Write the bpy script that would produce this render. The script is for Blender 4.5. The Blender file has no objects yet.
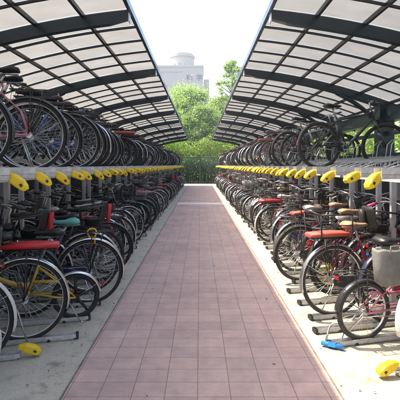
import bpy, math, random
import numpy as np
from mathutils import Vector, Matrix
R = math.radians
sc = bpy.context.scene
COL = sc.collection
# ------------------------------------------------------------------ camera, sky, sun, exposure
cam = bpy.data.objects.new('camera', bpy.data.cameras.new('camera'))
COL.objects.link(cam); sc.camera = cam
cam.location = (0, 0, 1.45)
cam.rotation_euler = (R(90), 0, 0)
cam.data.lens = 39.6
cam.data.sensor_width = 36
cam.data.shift_y = -0.0875
cam.data.clip_end = 3000
cam.data.clip_start = 0.05

SUNV = Vector((-0.50, 0.16, 1.0)).normalized()          # towards the sun
EL = math.asin(SUNV.z); ROT = math.atan2(SUNV.x, SUNV.y)
w = bpy.data.worlds.new('World'); sc.world = w; w.use_nodes = True
nt = w.node_tree; bg = nt.nodes['Background']
sky = nt.nodes.new('ShaderNodeTexSky'); sky.sky_type = 'NISHITA'; sky.sun_disc = False
sky.sun_elevation = EL; sky.sun_rotation = ROT
sky.air_density = 1.0; sky.dust_density = 3.0; sky.ozone_density = 1.0
nt.links.new(sky.outputs[0], bg.inputs[0]); bg.inputs[1].default_value = 0.125
sl = bpy.data.lights.new('sun', 'SUN'); sl.energy = 2.0; sl.angle = R(0.5); sl.color = (1, .86, .66)
sun = bpy.data.objects.new('sun', sl); COL.objects.link(sun)
sun.rotation_euler = SUNV.to_track_quat('Z', 'Y').to_euler()
vs = sc.view_settings; vs.view_transform = 'Standard'; vs.look = 'None'; vs.gamma = 1; vs.use_curve_mapping = False
vs.exposure = 2.3
cy = sc.cycles; cy.max_bounces = 8; cy.diffuse_bounces = 4; cy.glossy_bounces = 3; cy.transmission_bounces = 6
cy.use_denoising = True; cy.caustics_reflective = False; cy.caustics_refractive = False
cy.sample_clamp_indirect = 6

# ------------------------------------------------------------------ materials
def mat(name, col, rough=.6, metal=0, noise=0, scale=6, spec=.5, coat=0, dark=None, bump=0, bscale=40):
    m = bpy.data.materials.new(name); m.use_nodes = True
    n = m.node_tree.nodes; l = m.node_tree.links; b = n['Principled BSDF']
    b.inputs['Base Color'].default_value = (*col, 1); b.inputs['Roughness'].default_value = rough
    b.inputs['Metallic'].default_value = metal; b.inputs['Specular IOR Level'].default_value = spec
    b.inputs['Coat Weight'].default_value = coat
    if noise:
        tc = n.new('ShaderNodeTexCoord'); no = n.new('ShaderNodeTexNoise'); no.inputs['Scale'].default_value = scale
        no.inputs['Detail'].default_value = 6; no.inputs['Roughness'].default_value = .65
        l.new(tc.outputs['Object'], no.inputs['Vector'])
        rp = n.new('ShaderNodeValToRGB'); rp.color_ramp.elements[0].position = .3; rp.color_ramp.elements[1].position = .7
        d = dark or tuple(c * (1 - noise) for c in col)
        rp.color_ramp.elements[0].color = (*d, 1); rp.color_ramp.elements[1].color = (*col, 1)
        l.new(no.outputs[0], rp.inputs[0]); l.new(rp.outputs[0], b.inputs['Base Color'])
        mr = n.new('ShaderNodeMapRange'); mr.inputs['To Min'].default_value = max(.05, rough - .12); mr.inputs['To Max'].default_value = min(1, rough + .15)
        l.new(no.outputs[0], mr.inputs[0]); l.new(mr.outputs[0], b.inputs['Roughness'])
    if bump:
        tc = n.new('ShaderNodeTexCoord'); no = n.new('ShaderNodeTexNoise'); no.inputs['Scale'].default_value = bscale
        no.inputs['Detail'].default_value = 8
        l.new(tc.outputs['Object'], no.inputs['Vector'])
        bp = n.new('ShaderNodeBump'); bp.inputs['Strength'].default_value = bump; bp.inputs['Distance'].default_value = .01
        l.new(no.outputs[0], bp.inputs['Height']); l.new(bp.outputs[0], b.inputs['Normal'])
    return m

M = {}
def leaf_mat_(name): return mat(name, (.22, .13, .05), .8, noise=.6, scale=3)
M['tyre'] = mat('tyre_rubber', (.034, .033, .032), .85, noise=.45, scale=25)
M['tyre_dusty'] = mat('dusty_tyre_rubber', (.085, .078, .07), .9, noise=.6, scale=18)
M['rim'] = mat('alloy_rim', (.72, .72, .72), .3, .5, noise=.3, scale=30)
M['rim_black'] = mat('black_rim', (.03, .03, .033), .35, .3)
M['rim_yellow'] = mat('yellow_rim', (.65, .48, .03), .45)
M['metal'] = mat('brushed_steel', (.55, .55, .56), .35, 1, noise=.35, scale=40)
M['dark'] = mat('black_plastic', (.036, .036, .038), .5)
M['chrome_fender'] = mat('polished_mudguard', (.72, .73, .74), .25, .9, noise=.25, scale=12)
M['white_fender'] = mat('white_mudguard', (.72, .72, .70), .35, noise=.2, scale=12)
M['black_fender'] = mat('black_mudguard', (.035, .035, .038), .3, coat=.4)
M['navy_fender'] = mat('navy_mudguard', (.05, .065, .11), .22, .3, coat=1)
M['wire'] = mat('black_wire', (.02, .02, .02), .45)
M['wire_silver'] = mat('silver_wire', (.45, .45, .45), .4, .9)
M['red_pad'] = mat('red_vinyl_pad', (.55, .022, .03), .4, noise=.25, scale=10)
M['coral_pad'] = mat('coral_vinyl_pad', (.60, .11, .08), .5, noise=.25, scale=10)
M['red_lens'] = mat('red_reflector', (.38, .012, .015), .2, coat=.5)
M['bag'] = mat('grey_canvas', (.27, .26, .25), .9, noise=.35, scale=14, bump=.3, bscale=120)
M['grip_pink'] = mat('pink_grip', (.7, .06, .22), .5)
M['rust'] = mat('rusty_hub', (.18, .06, .04), .8, .3, noise=.5, scale=60)
FR = {
 'black': mat('black_frame_paint', (.022, .022, .026), .3, .2, coat=.5),
 'charcoal': mat('charcoal_frame_paint', (.07, .075, .08), .35, .3, coat=.4),
 'navy': mat('navy_frame_paint', (.02, .035, .09), .3, .2, coat=.5),
 'blue': mat('blue_frame_paint', (.03, .09, .35), .3, .2, coat=.5),
 'silver': mat('silver_frame_paint', (.5, .5, .52), .3, .7, coat=.3),
 'white': mat('white_frame_paint', (.68, .68, .66), .35, coat=.4),
 'red': mat('red_frame_paint', (.42, .02, .03), .3, coat=.5),
 'wine': mat('wine_frame_paint', (.28, .015, .05), .3, coat=.5),
 'pink': mat('pink_frame_paint', (.62, .17, .26), .35, coat=.5),
 'yellow': mat('mustard_frame_paint', (.55, .36, .03), .35, coat=.4),
 'green': mat('dark_green_frame_paint', (.02, .12, .07), .3, coat=.5),
 'brown': mat('brown_frame_paint', (.16, .07, .04), .4, coat=.3),
 'teal': mat('teal_frame_paint', (.05, .30, .28), .35, coat=.4),
}
SAD = {
 'black': mat('black_saddle', (.018, .018, .02), .4, noise=.3, scale=20),
 'tan': mat('tan_saddle', (.42, .27, .16), .5, noise=.3, scale=20),
 'white': mat('cream_saddle', (.66, .63, .57), .45, noise=.2, scale=20),
 'teal': mat('teal_saddle_cover', (.12, .42, .38), .5, noise=.2, scale=20),
 'brown': mat('brown_saddle', (.10, .045, .025), .45, noise=.3, scale=20),
 'grey': mat('grey_saddle', (.22, .22, .23), .5, noise=.3, scale=20),
}
M['rack'] = mat('pale_grey_steel', (.64, .65, .66), .45, .15, noise=.28, scale=7)
M['galv'] = mat('galvanised_steel', (.66, .67, .68), .5, .3, noise=.5, scale=16, dark=(.34, .32, .29))
M['cap'] = mat('black_end_cap', (.02, .02, .022), .5)
M['yellow'] = mat('yellow_plastic', (.90, .64, .006), .5, noise=.35, scale=22, dark=(.66, .42, .02))
M['orange'] = mat('orange_sticker', (.8, .22, .02), .5)
M['steel_blue'] = mat('navy_painted_steel', (.008, .026, .044), .38, .1, noise=.25, scale=4, coat=.25)
M['seam'] = mat('dirt_filled_joint', (.26, .22, .18), .95, noise=.7, scale=9)
M['dry'] = leaf_mat_('dry_leaf')
M['dark_screen'] = mat('added_dark_screen_sheet', (.045, .055, .065), .55, .1, noise=.4, scale=3)  # for the screen added behind the racks
M['bar'] = mat('dark_aluminium_bar', (.035, .037, .042), .4, .3)
M['white_cap'] = mat('white_beam_cap', (.62, .65, .68), .5)
M['lock_blue'] = mat('blue_lock_plastic', (.03, .22, .62), .4)
M['lock_yellow'] = mat('yellow_cable', (.72, .40, .03), .4)
M['fence'] = mat('dark_green_fence', (.025, .06, .05), .5)
M['bark'] = mat('bark', (.16, .12, .09), .9, noise=.5, scale=5, bump=.5, bscale=12)
M['wall_white'] = mat('pale_beige_render', (.40, .385, .345), .85, noise=.06, scale=.3)
M['glass'] = mat('dim_window_glass', (.22, .25, .27), .15)
M['sign_blue'] = mat('slate_blue_letter', (.10, .10, .20), .5)
M['brown_wall'] = mat('brown_render', (.25, .22, .20), .9, noise=.3, scale=2)

def concrete():
    m = bpy.data.materials.new('pale_concrete'); m.use_nodes = True
    n = m.node_tree.nodes; l = m.node_tree.links; b = n['Principled BSDF']; b.inputs['Roughness'].default_value = .85
    tc = n.new('ShaderNodeTexCoord')
    def noise(s, d, v=None):
        x = n.new('ShaderNodeTexNoise'); x.inputs['Scale'].default_value = s; x.inputs['Detail'].default_value = d
        x.inputs['Roughness'].default_value = .7; l.new(v or tc.outputs['Object'], x.inputs['Vector']); return x
    a = noise(1.3, 8); r1 = n.new('ShaderNodeValToRGB')
    e = r1.color_ramp.elements; e[0].position = .32; e[0].color = (.40, .378, .31, 1); e[1].position = .66; e[1].color = (.52, .49, .405, 1)
    l.new(a.outputs[0], r1.inputs[0])
    # fine speckle and darker spots of dirt
    f = noise(70, 4); r2 = n.new('ShaderNodeValToRGB'); e = r2.color_ramp.elements
    e[0].position = .30; e[0].color = (.72, .72, .72, 1); e[1].position = .55; e[1].color = (1, 1, 1, 1)
    l.new(f.outputs[0], r2.inputs[0])
    g = noise(4.5, 10); r3 = n.new('ShaderNodeValToRGB'); e = r3.color_ramp.elements
    e[0].position = .36; e[0].color = (.62, .60, .56, 1); e[1].position = .47; e[1].color = (1, 1, 1, 1)
    l.new(g.outputs[0], r3.inputs[0])
    def mul(x, y):
        k = n.new('ShaderNodeMix'); k.data_type = 'RGBA'; k.blend_type = 'MULTIPLY'; k.inputs[0].default_value = 1
        l.new(x, k.inputs[6]); l.new(y, k.inputs[7]); return k.outputs[2]
    c = mul(mul(r1.outputs[0], r2.outputs[0]), r3.outputs[0])
    l.new(c, b.inputs['Base Color'])
    bp = n.new('ShaderNodeBump'); bp.inputs['Strength'].default_value = .35; bp.inputs['Distance'].default_value = .006
    l.new(f.outputs[0], bp.inputs['Height']); l.new(bp.outputs[0], b.inputs['Normal'])
    return m
M['concrete'] = concrete()

def brick():
    m = bpy.data.materials.new('pink_pavers'); m.use_nodes = True
    n = m.node_tree.nodes; l = m.node_tree.links; b = n['Principled BSDF']
    tc = n.new('ShaderNodeTexCoord'); mp = n.new('ShaderNodeMapping')
    mp.inputs['Location'].default_value = (.012, .05, 0)
    wn = n.new('ShaderNodeTexNoise'); wn.inputs['Scale'].default_value = 3.5; wn.inputs['Detail'].default_value = 5; l.new(tc.outputs['Object'], wn.inputs['Vector'])
    wm = n.new('ShaderNodeVectorMath'); wm.operation = 'MULTIPLY_ADD'; l.new(wn.outputs['Color'], wm.inputs[0]); wm.inputs[1].default_value = (.006, .008, 0); l.new(tc.outputs['Object'], wm.inputs[2])
    l.new(wm.outputs[0], mp.inputs[0])
    br = n.new('ShaderNodeTexBrick'); l.new(mp.outputs[0], br.inputs['Vector'])
    br.offset = 0.0; br.squash = 1.0
    br.inputs['Scale'].default_value = 1; br.inputs['Brick Width'].default_value = .2075; br.inputs['Row Height'].default_value = .187
    br.inputs['Mortar Size'].default_value = .0028; br.inputs['Mortar Smooth'].default_value = .25; br.inputs['Bias'].default_value = -.1
    br.inputs['Color1'].default_value = (.56, .395, .345, 1); br.inputs['Color2'].default_value = (.47, .34, .305, 1)
    br.inputs['Mortar'].default_value = (.23, .175, .155, 1)
    def noise(s, d):
        x = n.new('ShaderNodeTexNoise'); x.inputs['Scale'].default_value = s; x.inputs['Detail'].default_value = d
        x.inputs['Roughness'].default_value = .7; l.new(tc.outputs['Object'], x.inputs['Vector']); return x
    def ramp(src, p0, c0, p1, c1):
        r = n.new('ShaderNodeValToRGB'); e = r.color_ramp.elements; e[0].position = p0; e[0].color = (c0, c0 * 1.01, c0 * 1.02, 1)
        e[1].position = p1; e[1].color = (c1, c1, c1, 1); l.new(src, r.inputs[0]); return r.outputs[0]
    def mul(x, y):
        k = n.new('ShaderNodeMix'); k.data_type = 'RGBA'; k.blend_type = 'MULTIPLY'; k.inputs[0].default_value = 1
        l.new(x, k.inputs[6]); l.new(y, k.inputs[7]); return k.outputs[2]
    big = noise(1.1, 8); mid = noise(9, 8); fine = noise(160, 3)
    c = mul(br.outputs['Color'], ramp(big.outputs[0], .3, .78, .7, 1.10))
    c = mul(c, ramp(mid.outputs[0], .32, .86, .62, 1.06)); c = mul(c, ramp(fine.outputs[0], .3, .80, .6, 1.05))
    # pale worn dust on the paver faces
    du = noise(2.6, 12); dr = n.new('ShaderNodeValToRGB'); e = dr.color_ramp.elements
    e[0].position = .52; e[0].color = (0, 0, 0, 1); e[1].position = .8; e[1].color = (.45, .45, .45, 1); l.new(du.outputs[0], dr.inputs[0])
    k = n.new('ShaderNodeMix'); k.data_type = 'RGBA'; l.new(dr.outputs[0], k.inputs[0]); l.new(c, k.inputs[6]); k.inputs[7].default_value = (.50, .45, .43, 1)
    l.new(k.outputs[2], b.inputs['Base Color']); b.inputs['Roughness'].default_value = .8
    ad = n.new('ShaderNodeMath'); ad.operation = 'MULTIPLY_ADD'; l.new(br.outputs['Fac'], ad.inputs[0]); ad.inputs[1].default_value = -1.0
    l.new(fine.outputs[0], ad.inputs[2])
    bp = n.new('ShaderNodeBump'); bp.inputs['Strength'].default_value = .5; bp.inputs['Distance'].default_value = .004
    l.new(ad.outputs[0], bp.inputs['Height']); l.new(bp.outputs[0], b.inputs['Normal'])
    return m
M['brick'] = brick()
M['kerb_and_sun_band'] = mat('pale_stone_and_sun_band', (.72, .66, .63), .8, noise=.15, scale=5)  # stone of the end strip; also colours the painted sunlight band
M['soil'] = mat('dusty_soil', (.17, .15, .10), .95, noise=.5, scale=.8, dark=(.07, .09, .035))

def panel_mat():
    m = bpy.data.materials.new('translucent_roof_sheet'); m.use_nodes = True
    n = m.node_tree.nodes; l = m.node_tree.links; n.remove(n['Principled BSDF']); o = n['Material Output']
    tc = n.new('ShaderNodeTexCoord'); no = n.new('ShaderNodeTexNoise'); no.inputs['Scale'].default_value = 1.0; no.inputs['Detail'].default_value = 10; no.inputs['Roughness'].default_value = .7
    ob = n.new('ShaderNodeNewGeometry'); mp = n.new('ShaderNodeMapping'); mp.inputs['Scale'].default_value = (1.5, 2.6, 1); l.new(ob.outputs['Position'], mp.inputs[0]); l.new(mp.outputs[0], no.inputs['Vector'])
    r = n.new('ShaderNodeValToRGB'); e = r.color_ramp.elements; e[0].position = .3; e[0].color = (.182, .180, .170, 1)
    e[1].position = .7; e[1].color = (.250, .248, .236, 1); l.new(no.outputs[0], r.inputs[0])
    t = n.new('ShaderNodeBsdfTranslucent'); l.new(r.outputs[0], t.inputs[0])
    d = n.new('ShaderNodeBsdfDiffuse'); d.inputs[0].default_value = (.38, .365, .33, 1)
    g = n.new('ShaderNodeBsdfGlossy'); g.inputs['Roughness'].default_value = .35; g.inputs[0].default_value = (.8, .8, .8, 1)
    a = n.new('ShaderNodeMixShader'); a.inputs[0].default_value = .42; l.new(t.outputs[0], a.inputs[1]); l.new(d.outputs[0], a.inputs[2])
    b = n.new('ShaderNodeMixShader'); b.inputs[0].default_value = .05; l.new(a.outputs[0], b.inputs[1]); l.new(g.outputs[0], b.inputs[2])
    l.new(b.outputs[0], o.inputs[0]); return m
M['panel'] = panel_mat()

def leaf_mat(name, c0, c1, scale=.9):
    m = bpy.data.materials.new(name); m.use_nodes = True
    n = m.node_tree.nodes; l = m.node_tree.links; n.remove(n['Principled BSDF']); o = n['Material Output']
    ge = n.new('ShaderNodeNewGeometry'); r = n.new('ShaderNodeValToRGB'); e = r.color_ramp.elements
    e[0].color = (*c0, 1); e[1].color = (*c1, 1)
    l.new(ge.outputs['Random Per Island'], r.inputs[0])
    d = n.new('ShaderNodeBsdfDiffuse'); l.new(r.outputs[0], d.inputs[0])
    t = n.new('ShaderNodeBsdfTranslucent'); tm = n.new('ShaderNodeMix'); tm.data_type = 'RGBA'; tm.blend_type = 'MULTIPLY'
    tm.inputs[0].default_value = 1; l.new(r.outputs[0], tm.inputs[6]); tm.inputs[7].default_value = (1.6, 1.7, .7, 1); l.new(tm.outputs[2], t.inputs[0])
    g = n.new('ShaderNodeBsdfGlossy'); g.inputs['Roughness'].default_value = .45
    a = n.new('ShaderNodeMixShader'); a.inputs[0].default_value = .45; l.new(d.outputs[0], a.inputs[1]); l.new(t.outputs[0], a.inputs[2])
    b = n.new('ShaderNodeMixShader'); b.inputs[0].default_value = .06; l.new(a.outputs[0], b.inputs[1]); l.new(g.outputs[0], b.inputs[2])
    l.new(b.outputs[0], o.inputs[0]); return m
M['leaf'] = leaf_mat('fresh_leaf', (.12, .21, .05), (.28, .38, .12))
M['leaf_pale'] = leaf_mat('pale_leaf', (.20, .30, .11), (.36, .46, .20))
M['leaf_dark'] = leaf_mat('deep_leaf', (.02, .06, .018), (.06, .12, .03))
M['leaf_hedge'] = leaf_mat('hedge_leaf', (.08, .16, .02), (.26, .34, .06))

# ------------------------------------------------------------------ mesh helpers
class MB:
    def __init__(s): s.v = []; s.f = []; s.m = []; s.cur = 0; s.flat = set()
    def add(s, vs, fs, flat=False):
        o = len(s.v); s.v.extend([tuple(v) for v in vs])
        for f in fs:
            if flat: s.flat.add(len(s.f))
            s.f.append(tuple(i + o for i in f)); s.m.append(s.cur)
    def box(s, a, b):
        x0, y0, z0 = a; x1, y1, z1 = b
        s.add([(x0,y0,z0),(x1,y0,z0),(x1,y1,z0),(x0,y1,z0),(x0,y0,z1),(x1,y0,z1),(x1,y1,z1),(x0,y1,z1)],
              [(0,3,2,1),(4,5,6,7),(0,1,5,4),(1,2,6,5),(2,3,7,6),(3,0,4,7)], True)
    def rings(s, rings, closed=False, caps=True, flat=False):
        k = len(rings[0]); vs = [p for r in rings for p in r]; fs = []
        n = len(rings); m = n if closed else n - 1
        for i in range(m):
            a = i * k; b = ((i + 1) % n) * k
            for j in range(k): fs.append((a + j, a + (j + 1) % k, b + (j + 1) % k, b + j))
        if caps and not closed:
            fs.append(tuple(range(k - 1, -1, -1))); fs.append(tuple((n - 1) * k + j for j in range(k)))
            s.flat.add(len(s.f) + len(fs) - 1); s.flat.add(len(s.f) + len(fs) - 2)
        s.add(vs, fs, flat)
    def tube(s, pts, r, seg=7, closed=False, r2=None):
        pts = [Vector(p) for p in pts]; n = len(pts); rings = []
        up = None
        for i, p in enumerate(pts):
            if closed: t = (pts[(i + 1) % n] - pts[i - 1])
            else: t = pts[min(i + 1, n - 1)] - pts[max(i - 1, 0)]
            t.normalize()
            if up is None:
                up = Vector((0, 0, 1)) if abs(t.z) < .9 else Vector((1, 0, 0))
            u = (up - t * up.dot(t)).normalized(); up = u; v = t.cross(u)
            rr = r if r2 is None else r + (r2 - r) * i / max(1, n - 1)
            rings.append([p + (u * math.cos(a) + v * math.sin(a)) * rr for a in [2 * math.pi * j / seg for j in range(seg)]])
        s.rings(rings, closed)
    def torus(s, c, R_, r, n=44, k=8, ry=None, a0=0, a1=None):
        ry = ry or r; full = a1 is None; a1 = a0 + 2 * math.pi if full else a1
        rings = []
        m = n if full else n + 1
        for i in range(m):
            a = a0 + (a1 - a0) * i / n; ca, sa = math.cos(a), math.sin(a)
            rings.append([(c[0] + (R_ + r * math.cos(b)) * ca, c[1] + ry * math.sin(b), c[2] + (R_ + r * math.cos(b)) * sa)
                          for b in [2 * math.pi * j / k for j in range(k)]])
        s.rings(rings, full)
    def disc(s, c, r, w_, n=16):    # solid disc with axis y
        s.rings([[(c[0] + r * math.cos(2*math.pi*j/n), y, c[2] + r * math.sin(2*math.pi*j/n)) for j in range(n)] for y in (c[1] - w_/2, c[1] + w_/2)])
    def mesh(s, name, mats):
        me = bpy.data.meshes.new(name); me.from_pydata(s.v, [], s.f)
        for m in mats: me.materials.append(m)
        sm = [i not in s.flat for i in range(len(s.f))]
        me.polygons.foreach_set('use_smooth', sm)
        if len(mats) > 1: me.polygons.foreach_set('material_index', s.m)
        me.update(); return me
def bez(p0, p1, p2, n=8):
    p0, p1, p2 = Vector(p0), Vector(p1), Vector(p2)
    return [p0 * (1-t)**2 + p1 * 2*t*(1-t) + p2 * t*t for t in [i / n for i in range(n + 1)]]

def link(name, data, parent=None, loc=None, rot=None, mats=None):
    o = bpy.data.objects.new(name, data); COL.objects.link(o); o.parent = parent
    if loc is not None: o.location = loc
    if rot is not None: o.rotation_euler = rot
    if mats:
        for i, m in enumerate(mats):
            if i < len(o.material_slots) and m is not None:
                o.material_slots[i].link = 'OBJECT'; o.material_slots[i].material = m
    return o
def tag(o, label=None, cat=None, group=None, kind=None):
    for k, v in (('label', label), ('category', cat), ('group', group), ('kind', kind)):
        if v: o[k] = v
    return o
def thing(name, label, cat, loc=(0, 0, 0), rot=(0, 0, 0), group=None):
    return tag(link(name, None, None, loc, rot), label, cat, group)
def box_obj(name, a, b, m, parent=None):
    mb = MB(); mb.box(a, b); return link(name, mb.mesh(name, [m]), parent)

# ------------------------------------------------------------------ ground
def sheet(name, x0, x1, y0, y1, z, m, nx=1, ny=1):
    mb = MB(); mb.add([(x0,y0,z),(x1,y0,z),(x1,y1,z),(x0,y1,z)], [(0,1,2,3)], True)
    return tag(link(name, mb.mesh(name, [m])), kind='structure')
sheet('ground', -900, 900, -300, 1500, -.012, M['soil'])
sheet('pavement', -4.7, 4.7, -6, 34.0, -.004, M['concrete'])
sheet('path', -.862, .885, -6, 33.5, 0, M['brick'])
sheet('painted_sun_band', -.862, .885, 16.1, 16.95, .004, M['kerb_and_sun_band'])  # band of sunlight across the path, put into the strip's pale colour
sheet('path_end_strip', -1.05, 1.05, 33.2, 33.6, .006, M['kerb_and_sun_band'])

sheet('path_joint', -.872, -.858, -6, 33.5, .003, M['seam'])
sheet('path_joint', .881, .893, -6, 33.5, .003, M['seam'])
# ------------------------------------------------------------------ shelters
BAY = 3.27
BEAMS = [5.4 + BAY * k for k in range(-3, 9)]
Y0, Y1 = BEAMS[0], BEAMS[-1] + .25
def rz(t): return 3.375 - .10 * t - .045 * t * t          # roof height, t metres out from the eave over the path
TMAX = 3.35
PUR = [0.0, .58, 1.16, 1.74, 2.32, 2.90, 3.35]
def shelter(side, label):
    root = thing('bicycle_shelter', label, 'shelter', (side * .85, 0, 0), group='arched bicycle shelters along the path')
    S = side
    def arc(t0, t1, n, dz): return [(S * t, rz(t) + dz) for t in [t0 + (t1 - t0) * i / n for i in range(n + 1)]]
    # beam mesh at y = 0
    mb = MB(); rings = []
    for (x, z), t in zip(arc(.02, TMAX, 14, 0), range(15)):
        h = .15 if t else .11
        rings.append([(x, -.045, z - .03), (x, .045, z - .03), (x, .045, z - .03 - h), (x, -.045, z - .03 - h)])
    mb.rings(rings, flat=True); beam = mb.mesh('beam', [M['steel_blue']])
    mb = MB(); x = S * .008; mb.box((min(x, x + S * .014), -.052, rz(0) - .175), (max(x, x + S * .014), .052, rz(0) - .04)); cap = mb.mesh('end_cap', [M['white_cap']])
    mb = MB(); xp = S * 2.78
    mb.box((xp - .14, -.14, 0), (xp + .14, .14, rz(2.78) - .12)); mb.box((xp - .17, -.17, 0), (xp + .17, .17, .03))
    mb.tube(bez((xp, 0, 1.95), (xp - S * .15, 0, 2.5), (xp - S * .95, 0, rz(1.85) - .16)), .045, 8)
    post = mb.mesh('post', [M['steel_blue']])
    for y in BEAMS:
        b = link('beam', beam, root, (0, y, 0)); link('end_cap', cap, b)
        link('post', post, root, (0, y, 0))
    for i, t in enumerate(PUR):
        mb = MB(); x = S * t; z = rz(t); hw = .018 if 0 < i < 6 else .022; hh = .055 if i else .07
        mb.box((x - hw, Y0 - .3, z - hh), (x + hw, Y1, z - .004 if i else z + .012)); link('purlin', mb.mesh('purlin', [M['bar'] if i else M['steel_blue']]), root)
    mb = MB(); mb.box((S * 2.78 - .06, Y0 - .3, rz(2.78) - .46), (S * 2.78 + .06, Y1, rz(2.78) - .20)); link('girder', mb.mesh('girder', [M['steel_blue']]), root)
    mb = MB(); mb.box((S * 2.78 - .03, Y0 - .3, 2.02), (S * 2.78 + .03, Y1, 2.10)); link('rail', mb.mesh('rail', [M['steel_blue']]), root)
    mb = MB(); xs = sorted((S * 2.60, S * 2.62))  # added screen: darkens the background behind the racks and hides the bright hedge
    n_ = int((Y1 - Y0) / .08); prof = []
    for i in range(n_ + 1): prof.append((xs[0] + (.018 if i % 4 in (0, 1) else 0), Y0 + i * .08))
    for a, b in zip(prof[:-1], prof[1:]): mb.add([(a[0], a[1], .12), (b[0], b[1], .12), (b[0], b[1], 1.62), (a[0], a[1], 1.62)], [(0, 1, 2, 3)], True)
    mb.box((xs[0] - .02, Y0, 1.62), (xs[1] + .04, Y1, 1.67)); mb.box((xs[0] - .02, Y0, .07), (xs[1] + .04, Y1, .12))
    link('added_dark_screen', mb.mesh('added_dark_screen', [M['dark_screen']]), root)
    mb = MB()
    x0 = S * (TMAX + .03)
    prof = [(0, 0), (0, -.12), (S * .13, -.12), (S * .13, 0), (S * .12, 0), (S * .12, -.11), (S * .01, -.11), (S * .01, 0)]
    mb.rings([[(x0 + a, y, rz(TMAX) + b) for a, b in prof] for y in (Y0 - .3, Y1)], flat=True); link('gutter', mb.mesh('gutter', [M['steel_blue']]), root)
    mb = MB(); mb.rings([[(x, -.014, z - .006), (x, .014, z - .006), (x, .014, z - .036), (x, -.014, z - .036)] for x, z in arc(0, TMAX, 14, 0)], flat=True)
    bar = mb.mesh('glazing_bar', [M['bar']])
    sub = BAY / 5
    mb = MB(); pts = arc(0, TMAX, 14, 0)
    for (xa, za), (xb, zb) in zip(pts[:-1], pts[1:]):
        mb.add([(xa, .004, za), (xb, .004, zb), (xb, sub - .004, zb), (xa, sub - .004, za)], [(0, 1, 2, 3)])
    pan = mb.mesh('roof_panel', [M['panel']])
    for k in range(5 * (len(BEAMS) - 1)):
        y = BEAMS[0] + k * sub
        link('roof_panel', pan, root, (0, y, 0))
        if k % 5: link('glazing_bar', bar, root, (0, y, 0))
    return root
shelter(-1, 'long navy steel arched shelter with translucent roof over the shaded bicycles')
shelter(1, 'long navy steel arched shelter with translucent roof over the sunlit bicycles')

# ------------------------------------------------------------------ two-tier racks
SKEW = R(14.5)
def rack_dir(side): return Vector((side * math.cos(SKEW), side * math.sin(SKEW), 0))
def yaw(side): return SKEW if side > 0 else SKEW + math.pi
def channel(L, wd, h, z):
    mb = MB(); t = .004; a = wd / 2
    prof = [(-a, h), (-a, 0), (a, 0), (a, h), (a - t, h), (a - t, t), (-a + t, t), (-a + t, h)]
    mb.rings([[(x, p, z + q) for p, q in prof] for x in (0, L)], flat=True); return mb
mb = channel(1.85, .085, .045, 0); mb.box((0, -.042, -.03), (1.85, .042, -.002))
for sgn in (-1, 1):        # side guard rails that rise towards the inner end
    y = sgn * .075
    mb.tube([(.55, sgn * .045, .03), (.75, y, .09), (1.75, y, .20)], .007, 6)
    mb.tube([(.75, y, .02), (1.80, y, .06)], .006, 6)
    for i in range(6):
        x = .8 + i * .18; mb.tube([(x, sgn * .043, .0), (x, y, .04), (x + .02, y, .09 + (x - .75) * .11)], .005, 5)
for x in (1.05, 1.45): mb.tube([(x, -.075, .03), (x, 0, .0), (x, .075, .03)], .006, 5)
mb.tube([(1.35, -.045, .02), (1.40, -.045, .34), (1.46, -.03, .40), (1.52, 0, .42), (1.46, .03, .40), (1.40, .045, .34), (1.35, .045, .02)], .007, 6)
UP_TRAY = mb.mesh('upper_tray', [M['galv']])
mb = channel(1.9, .065, .03, .012); mb.box((.02, -.025, .0), (1.9, .025, .010))
mb.tube([(1.35, -.04, .03), (1.40, -.04, .34), (1.46, -.03, .40), (1.52, 0, .42), (1.46, .03, .40), (1.40, .04, .34), (1.35, .04, .03)], .007, 6)
LOW_TRAY = mb.mesh('lower_tray', [M['galv']])
mb = MB(); mb.box((-.022, -.034, .006), (.0, .034, .042)); mb.box((-.018, -.016, .042), (-.004, .016, .050)); CAPM = mb.mesh('end_cap', [M['cap']])
mb = MB(); mb.box((.20, -.012, -.005), (.23, .012, .02)); mb.box((.14, -.02, -.004), (.29, .02, .002))
mb.disc((.215, 0, .006), .014, .07, 10); CASTER = mb.mesh('caster', [M['cap']])
# yellow pull handle, hanging out of the tray end: +x is inward, so it grows towards -x and down
def rrect(c, w_, h_, u, v, n=3, rf=.38):
    out = []; r = min(w_, h_) * rf
    for cx, cy, a0 in ((1, 1, 0), (-1, 1, 90), (-1, -1, 180), (1, -1, 270)):
        for i in range(n):
            a = R(a0 + 90 * i / (n - 1)); out.append(c + u * (cx * (w_/2 - r) + r * math.cos(a)) + v * (cy * (h_/2 - r) + r * math.sin(a)))
    return out
mb = MB(); pts = [(.05, .020, .050, .045), (.015, .014, .066, .062), (-.02, -.004, .088, .098), (-.10, -.052, .104, .104), (-.150, -.094, .098, .074), (-.172, -.116, .074, .040)]
rings = []
for i, (x, z, wd, h) in enumerate(pts):
    a, b = pts[max(0, i - 1)], pts[min(len(pts) - 1, i + 1)]; t = Vector((b[0] - a[0], 0, b[1] - a[1])).normalized()
    rings.append(rrect(Vector((x, 0, z * .8)), wd, h, Vector((0, 1, 0)), Vector((t.z, 0, -t.x)), rf=.2))
for q in rings:
    for v_ in q: v_ *= .66
mb.rings(rings, flat=True); HANDLE = mb.mesh('handle', [M['yellow']])
mb = MB()
t = Vector((-.05, 0, -.045)).normalized(); nrm = Vector((t.z, 0, -t.x))
for c, L, h, yy in ((Vector((-.124, 0, -.054)), .018, .026, .1035),):
    mb.add([c + t * a + nrm * b + Vector((0, y, 0)) for y in (-yy/2 - .0015, yy/2 + .0015) for a, b in ((-L, -h/2), (L, -h/2), (L*.8, h/2), (-L*.6, h/2))],
           [(0,3,2,1),(4,5,6,7),(0,1,5,4),(1,2,6,5),(2,3,7,6),(3,0,4,7)], True)
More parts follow.
